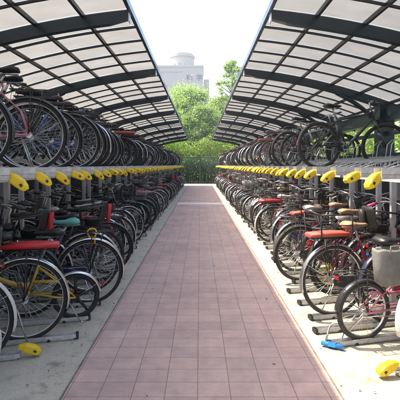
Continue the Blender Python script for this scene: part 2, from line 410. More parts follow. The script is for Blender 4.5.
mb.rings([rrect(Vector((-.160 - .010*i, 0, -.086 - .006*i)), .050 - .012*i, .030 - .006*i, Vector((0, 1, 0)), nrm) for i in range(2)])
mb.v = [(a*.66, b*.66, c_*.66) for a, b, c_ in mb.v]; SLOT = mb.mesh('grip_slot', [M['cap']])
mb = MB(); mb.box((-.024, -.024, 0), (.024, .024, 1.335)); mb.box((-.07, -.06, 0), (.07, .06, .012)); POST = mb.mesh('post', [M['rack']])

LOWX, UPX, UPZ = 1.02, 1.22, 1.385
def slots(first):
    s = list(first)
    while s[-1] + .44 < 30.9: s.append(s[-1] + .44)
    return s
GRID = slots([4.13 + .44 * k for k in range(-5, 0)])
LOWR = slots([1.93, 2.45, 2.97, 3.52, 3.80, 4.13, 4.57, 5.0, 5.40])
UPR = slots([1.9, 2.4, 2.97, 3.42, 4.07, 4.73, 5.17, 5.60, 6.04])
SLOTS = {(-1, 0): GRID, (-1, 1): GRID, (1, 0): LOWR, (1, 1): UPR}
FAR_IN = {(-1, 0): {GRID.index(x) for x in GRID if x < 3}, (1, 0): set()}
PUSHED = {(-1, 0): {GRID.index(x) for x in GRID if abs(x - 3.25) < .01}, (1, 0): {2}}
ORD = ['first', 'second', 'third', 'fourth', 'fifth', 'sixth', 'seventh', 'eighth', 'ninth', 'tenth', 'eleventh', 'twelfth', 'thirteenth',
       'fourteenth', 'fifteenth', 'sixteenth', 'seventeenth', 'eighteenth', 'nineteenth', 'twentieth']
SIDE = {-1: 'shaded', 1: 'sunlit'}
random.seed(5)
NM = 10
for side in (-1, 1):
    d = rack_dir(side); ya = yaw(side)
    for mi in range(NM):
        ya0 = 1.7 + mi * 3.0; ya1 = ya0 + 3.0
        root = thing('bicycle_rack', f'grey steel two-tier bicycle rack with yellow handles, {ORD[mi]} section from the near end, {SIDE[side]} row',
                     'bicycle rack', (side * 1.0, ya0, 0), group='two-tier rack sections')
        def put(name, me, wx, wy, wz, rot=0, parent=root, sc_=None):
            o = link(name, me, parent, (wx - side * 1.0, wy - ya0, wz), (0, 0, rot))
            return o
        for xx, zz, hh, ww in ((1.72, 1.30, .05, .05), (2.72, 1.29, .065, .05), (1.9, .0, .018, .06), (2.75, .0, .018, .06)):
            m_ = MB(); m_.box((side * xx - ww/2 - side, .002, zz), (side * xx + ww/2 - side, 2.998, zz + hh)); link('beam', m_.mesh('beam', [M['rack']]), root)
        for kk in (0, 2, 4, 6):
            y = ya0 + .2 + kk * .44
            put('post', POST, side * 1.99, y, .019 if False else 0)
        for kk in (0, 3, 6):
            put('post', POST, side * 2.8, ya0 + .2 + kk * .44, 0)
        for tier in (0, 1):
            for k, y in enumerate(SLOTS[(side, tier)]):
                if not (ya0 <= y < ya1) or (tier == 0 and y < 2.6): continue
                if tier:
                    jx = random.uniform(-.02, .02)
                    t_ = put('upper_tray', UP_TRAY, side * (UPX + jx), y, UPZ, ya)
                    h_ = link('handle', HANDLE, t_, (0, 0, -.012 + random.uniform(-.004, .004)), (random.uniform(-.15, .15), random.uniform(-.22, .10), random.uniform(-.22, .22)))
                    if y < 12: link('grip_slot', SLOT, t_, h_.location, h_.rotation_euler)
                else:
                    psh = k in PUSHED[(side, 0)]
                    t_ = put('lower_tray', LOW_TRAY, side * (LOWX + (.33 if psh else .40 if k in FAR_IN[(side, 0)] else random.uniform(-.03, .05) + (.12 if y > 5 else 0))), y + (.06 if psh else 0), 0, ya)
                    if psh:
                        link('handle', HANDLE, t_, (-.02, 0, .075), (0, .12, 0)); link('grip_slot', SLOT, t_, (-.02, 0, .075), (0, .12, 0))
                    else:
                        link('end_cap', CAPM, t_)
                    if y < 14: link('caster', CASTER, t_)

# ------------------------------------------------------------------ bicycles
def spoke_set(mb, c, Rr, n, hubw=.028):
    for i in range(n):
        a = 2 * math.pi * i / n; sd = 1 if i % 2 else -1; b = a + (.9 if (i // 2) % 2 else -.9)
        p0 = (c[0] + .02 * math.cos(b), sd * hubw, c[2] + .02 * math.sin(b)); p1 = (c[0] + Rr * math.cos(a), 0, c[2] + Rr * math.sin(a))
        mb.tube([p0, p1], .0013, 3)
def wheel_meshes(Rw, tr, x, mag=False):
    c = (x, 0, Rw); w1 = MB()
    w1.torus(c, Rw - tr * 1.75, .009, 44, 6, ry=.011)
    if mag:
        for i in range(5):
            a = 2 * math.pi * i / 5 + .3
            p = [(c[0] + r_ * math.cos(a), 0, c[2] + r_ * math.sin(a)) for r_ in (.02, Rw - tr * 1.9)]
            w1.tube(p, .018, 6, r2=.010)
    else: spoke_set(w1, c, Rw - tr * 1.9, 28)
    w1.disc(c, .017, .075, 12); w1.disc((c[0], -.03, c[2]), .028, .006, 14); w1.disc((c[0], .03, c[2]), .028, .006, 14)
    w2 = MB(); w2.torus(c, Rw - tr, tr, 48, 8, ry=tr)
    return w1, w2
def fender(c, Rf, a0, a1, wd=.028, n=22):
    mb = MB(); rings = []
    for i in range(n + 1):
        a = a0 + (a1 - a0) * i / n; ca, sa = math.cos(a), math.sin(a); ring = []
        for y, dr in ((-1, -.014), (-.7, -.003), (0, .002), (.7, -.003), (1, -.014), (.93, -.016), (.6, -.006), (0, -.001), (-.6, -.006), (-.93, -.016)):
            ring.append((c[0] + (Rf + dr) * ca, y * wd, c[2] + (Rf + dr) * sa))
        rings.append(ring)
    mb.rings(rings); return mb
def saddle_mb(x, z, wide=.085, plush=1.0):
    mb = MB(); rings = []
    for t, hw, zz, th in ((-.13, .02, -.012, .02), (-.12, wide * .8, -.002, .04), (-.08, wide, .006, .05 * plush), (-.03, wide * .86, .002, .05 * plush), (.02, wide * .52, -.004, .042), (.07, .030, -.004, .034), (.12, .021, -.002, .028), (.145, .010, -.006, .014)):
        ring = []
        for j in range(10):
            a = 2 * math.pi * j / 10; cz = math.sin(a); ring.append((x + t, hw * math.cos(a), z + zz + (th * .45 * cz if cz > 0 else th * .75 * cz) ))
        rings.append(ring)
    mb.rings(rings); return mb
def wire_basket(x, z, lx, ly, h):
    mb = MB()
    def loop(zz, k): return [(x + a * lx / 2 * k, b * ly / 2 * k, zz) for a, b in ((-1, -1), (1, -1), (1, 1), (-1, 1))]
    n = 5
    for i in range(n + 1): mb.tube(loop(z + h * i / n, .78 + .22 * i / n), .0045 if i == n else .0022, 4, closed=True)
    for i in range(9):
        f = -1 + 2 * i / 8
        for s_ in (-1, 1):
            mb.tube([(x + f * lx/2*.78, s_ * ly/2*.78, z), (x + f * lx/2, s_ * ly/2, z + h)], .002, 3)
            mb.tube([(x + s_ * lx/2*.78, f * ly/2*.78, z), (x + s_ * lx/2, f * ly/2, z + h)], .002, 3)
        mb.tube([(x + f * lx/2*.78, -ly/2*.78, z), (x + f * lx/2*.78, ly/2*.78, z)], .002, 3)
    return mb
def basket_flat(x, z, lx, ly, h):      # coarser basket for the plastic ones: solid lower band
    mb = MB(); k0, k1 = .78, 1
    o = [[(x + a * lx/2*k, b * ly/2*k, zz) for a, b in ((-1,-1),(1,-1),(1,1),(-1,1))] for zz, k in ((z, k0), (z + h, k1))]
    i_ = [[(x + a * (lx/2*k - .006), b * (ly/2*k - .006), zz) for a, b in ((-1,-1),(1,-1),(1,1),(-1,1))] for zz, k in ((z + h, k1), (z + .008, k0))]
    mb.rings(o + i_, flat=True); return mb

def build_kind(kind):
    """list of (part name, MB, role, parent part index or None, steers)"""
    P = []
    def A(name, mb, role, par=None, st=False): P.append((name, mb, role, par, st)); return len(P) - 1
    fold = kind.startswith('folding'); mtb = kind == 'mountain'; carrier = kind.startswith('carrier'); road = kind == 'roadster'
    Rw = {'folding': .245, 'mini': .215, 'carrier_small': .305}.get(kind, .335); fold = fold or kind == 'mini'
    if fold: wb, tr = .98, .022
    elif mtb: wb, tr = 1.06, .027
    else: wb, tr = 1.07, .019
    if kind == 'city_wide': tr = .022
    bb = Vector((.43, 0, .29)); st_top = Vector((.28, 0, .70)); sz = .86
    hb = Vector((wb - .19, 0, .63)); ht = Vector((wb - .235, 0, .78)); barz = 1.02; hub = Vector((0, 0, Rw)); fh = Vector((wb, 0, Rw))
    if mtb: bb = Vector((.43, 0, .31)); st_top = Vector((.26, 0, .74)); sz = .90; hb = Vector((wb - .17, 0, .72)); ht = Vector((wb - .205, 0, .84)); barz = .98
    if road: ht = Vector((wb - .24, 0, .84)); hb = Vector((wb - .19, 0, .66)); st_top = Vector((.25, 0, .80)); sz = .93; barz = 1.03
    if fold: hb = Vector((wb - .13, 0, .50)); ht = Vector((wb - .165, 0, .64)); st_top = Vector((.31, 0, .56)); sz = .82; barz = .98; bb = Vector((.42, 0, .27))
    f = MB(); tr_ = .016 if not mtb else .019
    f.tube([bb, st_top], tr_, 9); f.tube([hb, ht], .019, 9)
    f.disc((bb.x, 0, bb.z), .024, .07, 12)
    if mtb:
        f.tube([st_top - Vector((-.01, 0, .05)), ht - Vector((0, 0, .03))], .017, 9); f.tube([bb, hb + Vector((-.01, 0, .02))], .022, 9)
    elif road:
        f.tube([st_top - Vector((-.01, 0, .05)), ht - Vector((0, 0, .03))], .014, 9); f.tube([bb, hb + Vector((-.01, 0, .02))], .016, 9)
    elif fold:
        f.tube(bez(hb + Vector((-.01, 0, .05)), Vector((.62, 0, .34)), bb + Vector((-.03, 0, .07)), 8), .023, 9)
        f.tube([bb + Vector((-.04, 0, .1)), hub + Vector((.06, 0, .14))], .016, 7)
    else:
        f.tube(bez(hb + Vector((-.01, 0, .01)), Vector((.58, 0, .36)), bb + Vector((0, 0, .01)), 8), .016, 9)
        f.tube(bez(ht + Vector((0, 0, -.03)), Vector((.60, 0, .50)), bb + (st_top - bb) * .42, 8), .013, 9)
    for s_ in (-1, 1):
        f.tube([bb + Vector((-.03, s_ * .025, 0)), hub + Vector((.1, s_ * .052, .0)), hub + Vector((0, s_ * .056, 0))], .009, 7)
        f.tube([st_top + Vector((.015, s_ * .012, -.06)), hub + Vector((.07, s_ * .045, .22)) if not fold else hub + Vector((.1, s_*.045, .1)), hub + Vector((0, s_ * .056, 0))], .007, 7)
    A('frame', f, 'frame')
    sp = MB(); sp.tube([st_top - (st_top - bb) * .1, Vector((st_top.x - (sz - st_top.z) * .33, 0, sz - .03))], .0125, 8)
    sp.tube([(st_top.x - .16, -.02, sz - .045), (st_top.x + .04, -.02, sz - .045)], .004, 5); sp.tube([(st_top.x - .16, .02, sz - .045), (st_top.x + .04, .02, sz - .045)], .004, 5)
    si = A('seat_post', sp, 'metal')
    A('saddle', saddle_mb(st_top.x - (sz - st_top.z) * .33 + .0, sz, .07 if (mtb or road) else .095, 1 if (mtb or road) else 1.35), 'saddle')
    fk = MB()
    crown = hb + (hb - ht).normalized() * .03
    fk.tube([ht, crown], .013, 8)
    for s_ in (-1, 1):
        if mtb: fk.tube([crown + Vector((0, s_ * .05, .0)), crown + (fh - crown) * .5 + Vector((0, s_ * .052, 0))], .013, 8); fk.tube([crown + (fh - crown) * .45 + Vector((0, s_ * .052, 0)), fh + Vector((-.01, s_ * .055, 0))], .019, 8)
        else: fk.tube(bez(crown + Vector((0, s_ * .04, 0)), crown + (fh - crown) * .75 + Vector((-.04, s_ * .05, -.02)), fh + Vector((0, s_ * .05, 0)), 6), .011, 7)
    fk.tube([crown + Vector((0, -.06, 0)), crown + Vector((0, .06, 0))], .014, 8)
    A('fork', fk, 'frame' if not mtb else 'fork', None, True)
    mag = kind == 'mini'
    for x, st in ((0, False), (wb, True)):
        w1, w2 = wheel_meshes(Rw, tr, x, mag)
        i = A('wheel', w1, 'rim', None, st); A('tyre', w2, 'tyre', i, st)
    if not mtb:
        fr = fender((0, 0, Rw), Rw + .016, R(28), R(196 if not fold else 175), wd=tr + .011)
        if True:
            for s_ in (-1, 1): fr.tube([(0, s_ * .05, Rw), ((Rw + .01) * math.cos(R(150)), s_ * (tr + .009), Rw + (Rw + .01) * math.sin(R(150)))], .002, 4)
        A('mudguard', fr, 'fender')
        ff = fender((wb, 0, Rw), Rw + .016, R(35), R(175), wd=tr + .011)
        for s_ in (-1, 1): ff.tube([(wb, s_ * .05, Rw), (wb + (Rw + .01) * math.cos(R(60)), s_ * (tr + .009), Rw + (Rw + .01) * math.sin(R(60)))], .002, 4)
        A('mudguard', ff, 'fender', None, True)
    # handlebar
    hbm = MB(); sx = ht.x - (barz - ht.z) * .33
    hbm.tube([ht - Vector((0, 0, .03)), (sx, 0, barz - .02), (sx + .05, 0, barz)], .012, 8)
    gx = []
    if mtb or fold:
        pts = [(sx + .03, -.30, barz + .01), (sx + .05, -.1, barz), (sx + .05, .1, barz), (sx + .03, .30, barz + .01)]
        hbm.tube(pts, .011, 8); ends = [(Vector((sx + .034, s_ * .19, barz + .006)), Vector((sx + .03, s_ * .31, barz + .01))) for s_ in (-1, 1)]
    else:
        for s_ in (-1, 1):
            hbm.tube([(sx + .05, 0, barz - .01), (sx + .07, s_ * .10, barz + .02), (sx + .04, s_ * .22, barz + .04), (sx - .04, s_ * .265, barz + .03), (sx - .16, s_ * .275, barz)], .011, 8)
        ends = [(Vector((sx - .05, s_ * .267, barz + .027)), Vector((sx - .17, s_ * .276, barz - .003))) for s_ in (-1, 1)]
    for (a, b), s_ in zip(ends, (-1, 1)):
        dd = (b - a).normalized(); hbm.tube([a - dd * .02, a + Vector((.035, 0, -.02)) if mtb or fold else a + Vector((-.02, -s_ * .035, -.02)), b + (Vector((.04, 0, -.03)) if mtb or fold else Vector((0, -s_ * .04, -.03)))], .005, 5)
    hi = A('handlebar', hbm, 'bar', None, True)
    for a, b in ends:
        g = MB(); g.tube([a, b], .0165, 8); A('grip', g, 'grip', hi, True)
    cb = MB()
    for s_ in (-1, 1):
        e = ends[0 if s_ < 0 else 1][0]
        cb.tube(bez(e, e + Vector((.12, -s_ * .10, .10)), Vector((ht.x + .035, s_ * .02, ht.z - .05)), 7), .003, 4)
        cb.tube(bez((ht.x + .035, s_ * .02, ht.z - .05), (hb.x + .02, s_ * .03, hb.z + .02), crown + Vector((.05, s_ * .04, .02)), 4), .003, 4)
    cb.tube(bez((ht.x, .02, ht.z - .06), ((bb.x + ht.x)/2, .025, bb.z + .22), (bb.x, .03, bb.z + .03), 6), .003, 4)
    A('brake_cable', cb, 'dark')
    ck = MB(); ck.torus((bb.x, -.045, bb.z), .082, .006, 28, 5, ry=.003)
    for i in range(5):
        a = 2 * math.pi * i / 5; ck.tube([(bb.x, -.045, bb.z), (bb.x + .08 * math.cos(a), -.045, bb.z + .08 * math.sin(a))], .006, 5)
    an = R(-35)
    for s_ in (-1, 1): ck.tube([(bb.x, s_ * .06, bb.z), (bb.x + s_ * .165 * math.cos(an), s_ * .075, bb.z + s_ * .165 * math.sin(an))], .009, 6)
    for zz in (.08, -.08): ck.tube([(bb.x, -.045, bb.z + zz), (0, -.04, Rw + (.035 if zz > 0 else -.035))], .004, 4)
    ci = A('crankset', ck, 'metal')
    for s_ in (-1, 1):
        px, pz = bb.x + s_ * .165 * math.cos(an), bb.z + s_ * .165 * math.sin(an)
        pd = MB(); y0, y1 = sorted((s_ * .085, s_ * .175)); pd.box((px - .035, y0, pz - .011), (px + .035, y1, pz + .011)); A('pedal', pd, 'dark', ci)
    if not mtb:
        cg = MB(); cg.rings([[(bb.x + .10 * math.cos(a), y, bb.z + .10 * math.sin(a)) for a in [R(-80 + 20 * i) for i in range(10)]] + [(0.03, y, Rw + .05), (-.03, y, Rw + .02), (-.03, y, Rw - .03), (.03, y, Rw - .05)] for y in (-.062, -.056)], flat=True)
        if kind in ('city', 'carrier', 'city_wide'): A('chain_guard', cg, 'guard')
    # rear carrier
    if kind in ('city', 'carrier', 'carrier_plain', 'carrier_seat', 'carrier_small', 'roadster', 'city_wide', 'folding'):
        rk = MB(); z = 2 * Rw + .075; x0, x1 = -.24, .16
        for y in (-.065, 0, .065): rk.tube([(x0, y, z), (x1, y, z)], .005, 5)
        for i in range(5): rk.tube([(x0 + .1 * i, -.065, z), (x0 + .1 * i, .065, z)], .004, 4)
        for s_ in (-1, 1):
            rk.tube([(x0 + .1, s_ * .065, z), (0, s_ * .06, Rw + .01)], .005, 5); rk.tube([(x0 + .22, s_ * .065, z), (0.0, s_ * .062, Rw + .01)], .005, 5)
        A('luggage_rack', rk, 'rackm')
        if kind == 'carrier_seat':
            cs = MB(); sh = []
            for x, zz, hw in ((.04, .03, .08), (-.02, .02, .10), (-.10, .03, .11), (-.16, .08, .11), (-.18, .16, .10), (-.19, .24, .09), (-.195, .28, .06)):
                sh.append((x, zz, hw))
            for off in (0,):
                rings = []
                for x, zz, hw in sh:
                    rings.append([(x + (.05 if abs(f_) > .9 and zz > .05 else 0), f_ * hw, z + zz + (.07 if abs(f_) > .9 and zz <= .05 else 0)) for f_ in (-1, -.92, -.5, 0, .5, .92, 1)] +
                                 [(x + (.05 if abs(f_) > .9 and zz > .05 else 0) - (.012 if zz > .05 else 0), f_ * (hw + .01), z + zz + (.07 if abs(f_) > .9 and zz <= .05 else 0) - .012) for f_ in (1, .92, .5, 0, -.5, -.92, -1)])
                cs.rings(rings)
            for s_ in (-1, 1): cs.tube([(.08, s_ * .12, z + .06), (.10, s_ * .15, z + .20), (-.17, s_ * .15, z + .24)], .011, 7); cs.tube([(-.02, s_ * .13, z), (.05, s_ * .12, z - .22), (.13, s_ * .12, z - .30)], .016, 7)
            A('child_seat', cs, 'wire')
            bp_ = MB(); bp_.rings([rrect(Vector((-.212 - .02 * i / 3, 0, z + .05 + .065 * i)), w_, .045, Vector((0, 1, 0)), Vector((1, 0, 0))) for i, w_ in enumerate((.06, .085, .085, .06))]); A('back_pad', bp_, 'pad')
        elif kind.startswith('carrier'):
            pd = MB(); rings = []
            for x, hw, h in ((x0 - .03, .055, .02), (x0 - .02, .075, .038), (x0 + .17, .083, .05), (x1 + .0, .075, .04), (x1 + .015, .055, .02)):
                rings.append([Vector((x, 0, z + .012 + h / 2)) + Vector((0, math.copysign(min(1, abs(math.cos(a)) * 1.25), math.cos(a)) * hw, math.copysign(min(1, abs(math.sin(a)) * 1.25), math.sin(a)) * h / 2)) for a in [2 * math.pi * j / 14 for j in range(14)]])
            pd.rings(rings); A('seat_pad', pd, 'pad')
        if kind == 'carrier':
            cr = MB()
            for s_ in (-1, 1):
                for x in (x0 + .03, x1 - .05): cr.tube([(x, s_ * .08, z), (x, s_ * .15, z + .03), (x - .01, s_ * .16, z + .23)], .007, 6)
                cr.tube([(x0 + .02, s_ * .16, z + .23), (x1 - .06, s_ * .16, z + .23)], .008, 6)
                cr.tube([(x0 + .025, s_ * .155, z + .13), (x1 - .055, s_ * .155, z + .13)], .005, 5)
                cr.tube([(x0 + .1, s_ * .09, z), (x0 + .08, s_ * .13, z - .2), (x0 + .2, s_ * .13, z - .24), (x0 + .24, s_ * .09, z)], .006, 5)
            cr.tube([(x0 + .02, -.16, z + .23), (x0 + .0, 0, z + .25), (x0 + .02, .16, z + .23)], .008, 6)
            A('child_rail', cr, 'wire')
        rr = MB(); rr.box((-.262, -.022, z - .045), (-.25, .022, z - .02)); A('reflector', rr, 'red')
    elif not mtb:
        rr = MB(); rr.box((-Rw - .035, -.02, Rw + .08), (-Rw - .018, .02, Rw + .13)); A('reflector', rr, 'red')
    if kind in ('city', 'carrier', 'folding'):
        b = wire_basket(ht.x + .22, ht.z - .02, .24, .34, .22)
        b.tube([(ht.x + .02, 0, ht.z + .05), (ht.x + .12, 0, ht.z + .06)], .01, 6)
        A('basket', b, 'basket', None, True)
    ks = MB(); ks.tube([(.06, .06, Rw - .03), (.0 - .04, .13, .02)], .007, 6); ks.tube([(-.04, .13, .02), (-.07, .14, .012)], .009, 6); A('kickstand', ks, 'metal')
    axis = (ht - hb).normalized()
    return dict(parts=P, Rw=Rw, wb=wb, pivot=hb, axis=axis)

ROLES = ['frame', 'saddle', 'tyre', 'rim', 'fender', 'metal', 'dark', 'bar', 'grip', 'pad', 'basket', 'wire', 'rackm', 'red', 'guard', 'fork']
KIND = {}
for k in ('city', 'city_wide', 'carrier', 'carrier_plain', 'carrier_seat', 'carrier_small', 'mountain', 'roadster', 'folding', 'mini'):
    K = build_kind(k); far = MB()
    K['meshes'] = []
    for (name, mb, role, par, st) in K['parts']:
        K['meshes'].append(mb.mesh(name, [M['dark']]))
        far.cur = ROLES.index(role); far.add(mb.v, mb.f)
    K['far'] = far.mesh('bicycle', [M['dark']] * len(ROLES))
    KIND[k] = K
WORD = {'city': 'wire-basket city bicycle', 'city_wide': 'rear-carrier city bicycle', 'carrier': 'child-rail city bicycle', 'carrier_small': 'small padded-carrier bicycle',
        'carrier_plain': 'padded-carrier city bicycle', 'carrier_seat': 'child-seat city bicycle', 'mountain': 'mountain bicycle', 'roadster': 'high-crossbar roadster bicycle', 'folding': 'small-wheeled folding bicycle', 'mini': 'tiny-wheeled folding bicycle'}
CNAME = {'yellow': 'mustard yellow', 'green': 'dark green', 'wine': 'wine red'}
TIER = {0: 'lower', 1: 'upper'}
BIKES = []
def place_bike(kind, col, side, tier, y, s=.36, lean=0, dyaw=0, steer=0, out=False, mats=None, extra=None, k=0, dz=0):
    K = KIND[kind]; d = rack_dir(side)
    X = side * (LOWX if tier == 0 else UPX); z = (.017 if tier == 0 else UPZ + .004) + dz
    base = Vector((X, y, z)); ya = yaw(side) + dyaw
    if out: base = base + d * (s + K['wb']); ya += math.pi
    else: base = base + d * s
    mm = {r_: M['dark'] for r_ in ROLES}
    mm.update(frame=FR[col], saddle=SAD['black'], tyre=M['tyre'], rim=M['rim'], fender=M['chrome_fender'], metal=M['metal'], bar=M['metal'], pad=M['red_pad'],
              basket=M['wire'], wire=M['wire'], rackm=M['wire'], red=M['red_lens'], guard=FR[col], fork=M['black_fender'])
    if mats: mm.update(mats)
    sadn = mm['saddle'].name.replace('_', ' ').replace(' cover', '')
    grp = f'bicycles in the {TIER[tier]} {SIDE[side]} rack'; label = 'bicycle'
    def note(o): BIKES.append((o, side, tier, y, CNAME.get(col, col), WORD[kind], sadn, extra)); return o
    rot = (lean, 0, ya)
    if y < 14.5:
        root = thing('bicycle', label, 'bicycle', base, rot, grp)
        Sm = Matrix.Translation(K['pivot']) @ Matrix.Rotation(steer, 4, K['axis']) @ Matrix.Translation(-K['pivot'])
        objs = []
        for (name, mb, role, par, st), me in zip(K['parts'], K['meshes']):
            o = link(name, me, objs[par] if par is not None else root, mats=[mm[role]])
            if st and par is None: o.matrix_local = Sm
            objs.append(o)
        return note(root)
    return note(tag(link('bicycle', K['far'], None, base, rot, mats=[mm[r_] for r_ in ROLES]), label, 'bicycle', grp))

rnd = random.Random(11)
PAL = {-1: ['black'] * 6 + ['charcoal'] * 3 + ['navy'] * 3 + ['silver', 'wine', 'green', 'blue', 'charcoal', 'white'],
       1: ['black'] * 4 + ['charcoal'] * 2 + ['silver'] * 3 + ['white', 'red', 'wine', 'pink', 'blue', 'brown', 'brown', 'navy', 'green']}
def rand_spec(side, tier):
    kinds = ['city'] * 5 + ['city_wide'] * 5 + ['roadster'] * 3 + ['mountain'] * (3 if tier == 0 else 7) + ['carrier_small', 'carrier', 'folding'] + ['carrier_seat'] * (2 if tier == 0 else 0)
    kind = rnd.choice(kinds); col = rnd.choice(PAL[side])
    mm = {}
    mm['fender'] = rnd.choice([M['chrome_fender'], M['chrome_fender'], M['white_fender'], M['black_fender'], M['black_fender'], M['navy_fender'] if side > 0 else M['black_fender']])
    mm['saddle'] = SAD[rnd.choice(['black'] * (7 if side < 0 else 4) + ['brown', 'grey', 'white'] + (['white', 'tan', 'white'] if side > 0 else []))]
    mm['rim'] = rnd.choice([M['rim']] * 4 + [M['rim_black']] * (3 if kind == 'mountain' or side < 0 else 1))
    mm['tyre'] = rnd.choice([M['tyre'], M['tyre'], M['tyre_dusty']]) if side > 0 else M['tyre']
    mm['basket'] = rnd.choice([M['wire'], M['wire'], M['wire_silver']])
    mm['grip'] = rnd.choice([M['dark']] * 6 + [M['grip_pink']]) if side > 0 else M['dark']
    mm['pad'] = rnd.choice([M['red_pad'], M['dark'], M['coral_pad']])
    return dict(kind=kind, col=col, s=.36 + rnd.uniform(-.09, .18) + (.08 if tier else 0), lean=R(rnd.uniform(-5, 5)), dyaw=R(rnd.uniform(-4.5, 4.5)),
                steer=R(rnd.uniform(-22, 22)), out=tier == 0 and rnd.random() < .22, mats=mm)
Wh, Ch, Bl = M['white_fender'], M['chrome_fender'], M['black_fender']
def SP(kind, col, s=.36, steer=0, lean=0, dyaw=0, out=False, extra=None, **mm):
    return dict(kind=kind, col=col, s=s, steer=R(steer), lean=R(lean), dyaw=R(dyaw), out=out, mats=mm, extra=extra)
gi = lambda y: min(range(len(GRID)), key=lambda i: abs(GRID[i] - y))
SPEC = {
 (-1, 0): {gi(2.81): SP('city', 'black', .58, fender=Wh), gi(3.25): SP('carrier_seat', 'charcoal', .66, 8, fender=Wh, pad=M['dark']),
           gi(3.69): SP('carrier_plain', 'charcoal', .42, -12, fender=Ch, pad=M['red_pad'], extra='charcoal bicycle with a red padded carrier seat and silver mudguards'),
           gi(4.13): SP('mini', 'yellow', .14, 6, rim=M['rim_black'], fender=Ch, extra='small black-wheeled folding bicycle with short silver mudguard on a mustard yellow frame'),
           gi(4.57): SP('city_wide', 'navy', .12, 0, fender=Ch, saddle=SAD['teal'], extra='navy city bicycle with teal saddle and a yellow cable lock on its mudguard'),
           gi(5.01): SP('carrier_seat', 'black', .24, 0, fender=Ch, pad=M['red_pad']), gi(5.45): SP('mountain', 'black', .25, 5), gi(5.89): SP('city_wide', 'black', .22, fender=Bl, rim=M['rim_black'])},
 (1, 0): {2: SP('city_wide', 'charcoal', .71, 0, fender=Wh, tyre=M['tyre_dusty']),
          3: SP('folding', 'pink', .32, 15, lean=3, rim=M['rim'], fender=Bl, basket=M['wire'], tyre=M['tyre_dusty'], extra='pink folding bicycle with small wheels, beside the blue U-lock'),
          4: SP('city_wide', 'wine', .74, -10, fender=M['navy_fender'], saddle=SAD['black'], extra='wine red city bicycle with glossy navy mudguards and black saddle'),
          5: SP('carrier', 'wine', .26, 10, fender=Ch, pad=M['coral_pad'], guard=M['dark'], saddle=SAD['tan'], grip=M['grip_pink'], tyre=M['tyre_dusty'], extra='wine red bicycle with a coral carrier seat between black child rails'),
          6: SP('city_wide', 'black', .85, 0, fender=Bl, tyre=M['tyre_dusty']), 7: SP('folding', 'blue', .52, 0, rim=M['rim_yellow'], saddle=SAD['white'], extra='blue folding bicycle with yellow wheel rims'),
          8: SP('city_wide', 'charcoal', .22, 0, fender=M['tyre_dusty'], tyre=M['tyre_dusty'], saddle=SAD['black']),
          9: SP('city', 'red', .3, fender=Ch, saddle=SAD['white'], tyre=M['tyre_dusty'])},
 (-1, 1): {gi(3.25): None, gi(3.69): SP('roadster', 'charcoal', .66, 0, fender=Bl), gi(4.13): SP('roadster', 'pink', .36, 0, rim=M['rim'], fender=Bl), gi(4.57): SP('roadster', 'black', .50, 0, fender=M['white_fender']),
           gi(5.01): SP('city_wide', 'navy', .45, fender=Bl)},
 (1, 1): {i: None for i in range(8)},
}
SPEC[(1, 1)][8] = SP('mountain', 'black', .46, -28, rim=M['rim_black'], extra='black mountain bicycle standing alone at the near end of the upper sunlit row')
for i in (9, 10, 11): SPEC[(1, 1)][i] = None
SPEC[(1, 1)][12] = SP('mountain', 'charcoal', .38, 5, rim=M['rim_black'], tyre=M['tyre'])
SPEC[(1, 1)][15] = None; SPEC[(1, 1)][17] = None
for key in ((-1, 0), (1, 0), (-1, 1), (1, 1)):
    side, tier = key
    for i, y in enumerate(SLOTS[key]):
        sp = rand_spec(side, tier)
        if y < 2.6 and tier == 0: continue
        if tier == 1 and y < 3.1: continue
        if i in SPEC[key]: sp = SPEC[key][i]
        elif rnd.random() < .04: sp = None
        if sp: place_bike(side=side, tier=tier, y=y, k=i, **sp)

for side in (-1, 1):
    ys = [x for x in SLOTS[(side, 0)] if 4.5 < x < 13.5][::(1 if side > 0 else 1)]
    for i, y in enumerate(ys):
        if i % 3 == 2: continue
        sp = rand_spec(side, 0); sp['s'] = rnd.uniform(.5, .95); sp['out'] = False; sp['kind'] = rnd.choice(['city', 'city_wide', 'carrier_seat', 'roadster', 'mountain', 'carrier'])
        if sp['kind'] == 'carrier_seat': sp['mats']['pad'] = M['dark']
        if side < 0 and i == 0: sp['kind'] = 'carrier_seat'; sp['s'] = .66; sp['mats']['pad'] = M['red_pad']
        place_bike(side=side, tier=0, y=y - .22 if not (side < 0 and i == 0) else 4.36, dz=-.015, **sp)

for key in ((-1, 0), (1, 0), (-1, 1), (1, 1)):
    row = sorted([b for b in BIKES if (b[1], b[2]) == key], key=lambda b: b[3])
    for n, (o, side, tier, y, cn, wd, sadn, extra) in enumerate(row):
        if extra and y < 9: o['label'] = extra
        elif n < len(ORD) and y < 9: o['label'] = f'{cn} {wd}, {ORD[n]} from the near end of the {TIER[tier]} {SIDE[side]} row'
        else: o['label'] = f'{cn} {wd} with {sadn}, farther down the {TIER[tier]} {SIDE[side]} row'

# ------------------------------------------------------------------ locks and a bag
def pt(side, y, s, z, off=0):
    d = rack_dir(side); p = Vector((side * LOWX, y, 0)) + d * s; return Vector((p.x, p.y + off, z))
p = pt(1, 3.52, .20, 0)
u = thing('bicycle_lock', 'blue U-lock leaning against the wheel of the pink folding bicycle', 'lock', (p.x - .17, p.y - .09, .006), (R(-24), 0, R(-32)))
mb = MB(); mb.tube([(-.085, 0, .02), (.085, 0, .02)], .018, 10); mb.box((-.03, -.02, .002), (.03, .02, .042)); link('lock_body', mb.mesh('lock_body', [M['lock_blue']]), u)
mb = MB(); mb.tube([(-.055, 0, .02), (-.06, .07, .13)] + [(-.06 * math.cos(a), .07 + .05 * math.sin(a) * .5, .13 + .07 * math.sin(a)) for a in [R(20 * i) for i in range(1, 9)]] + [(.06, .07, .13), (.055, 0, .02)], .008, 8); link('shackle', mb.mesh('shackle', [M['metal']]), u)
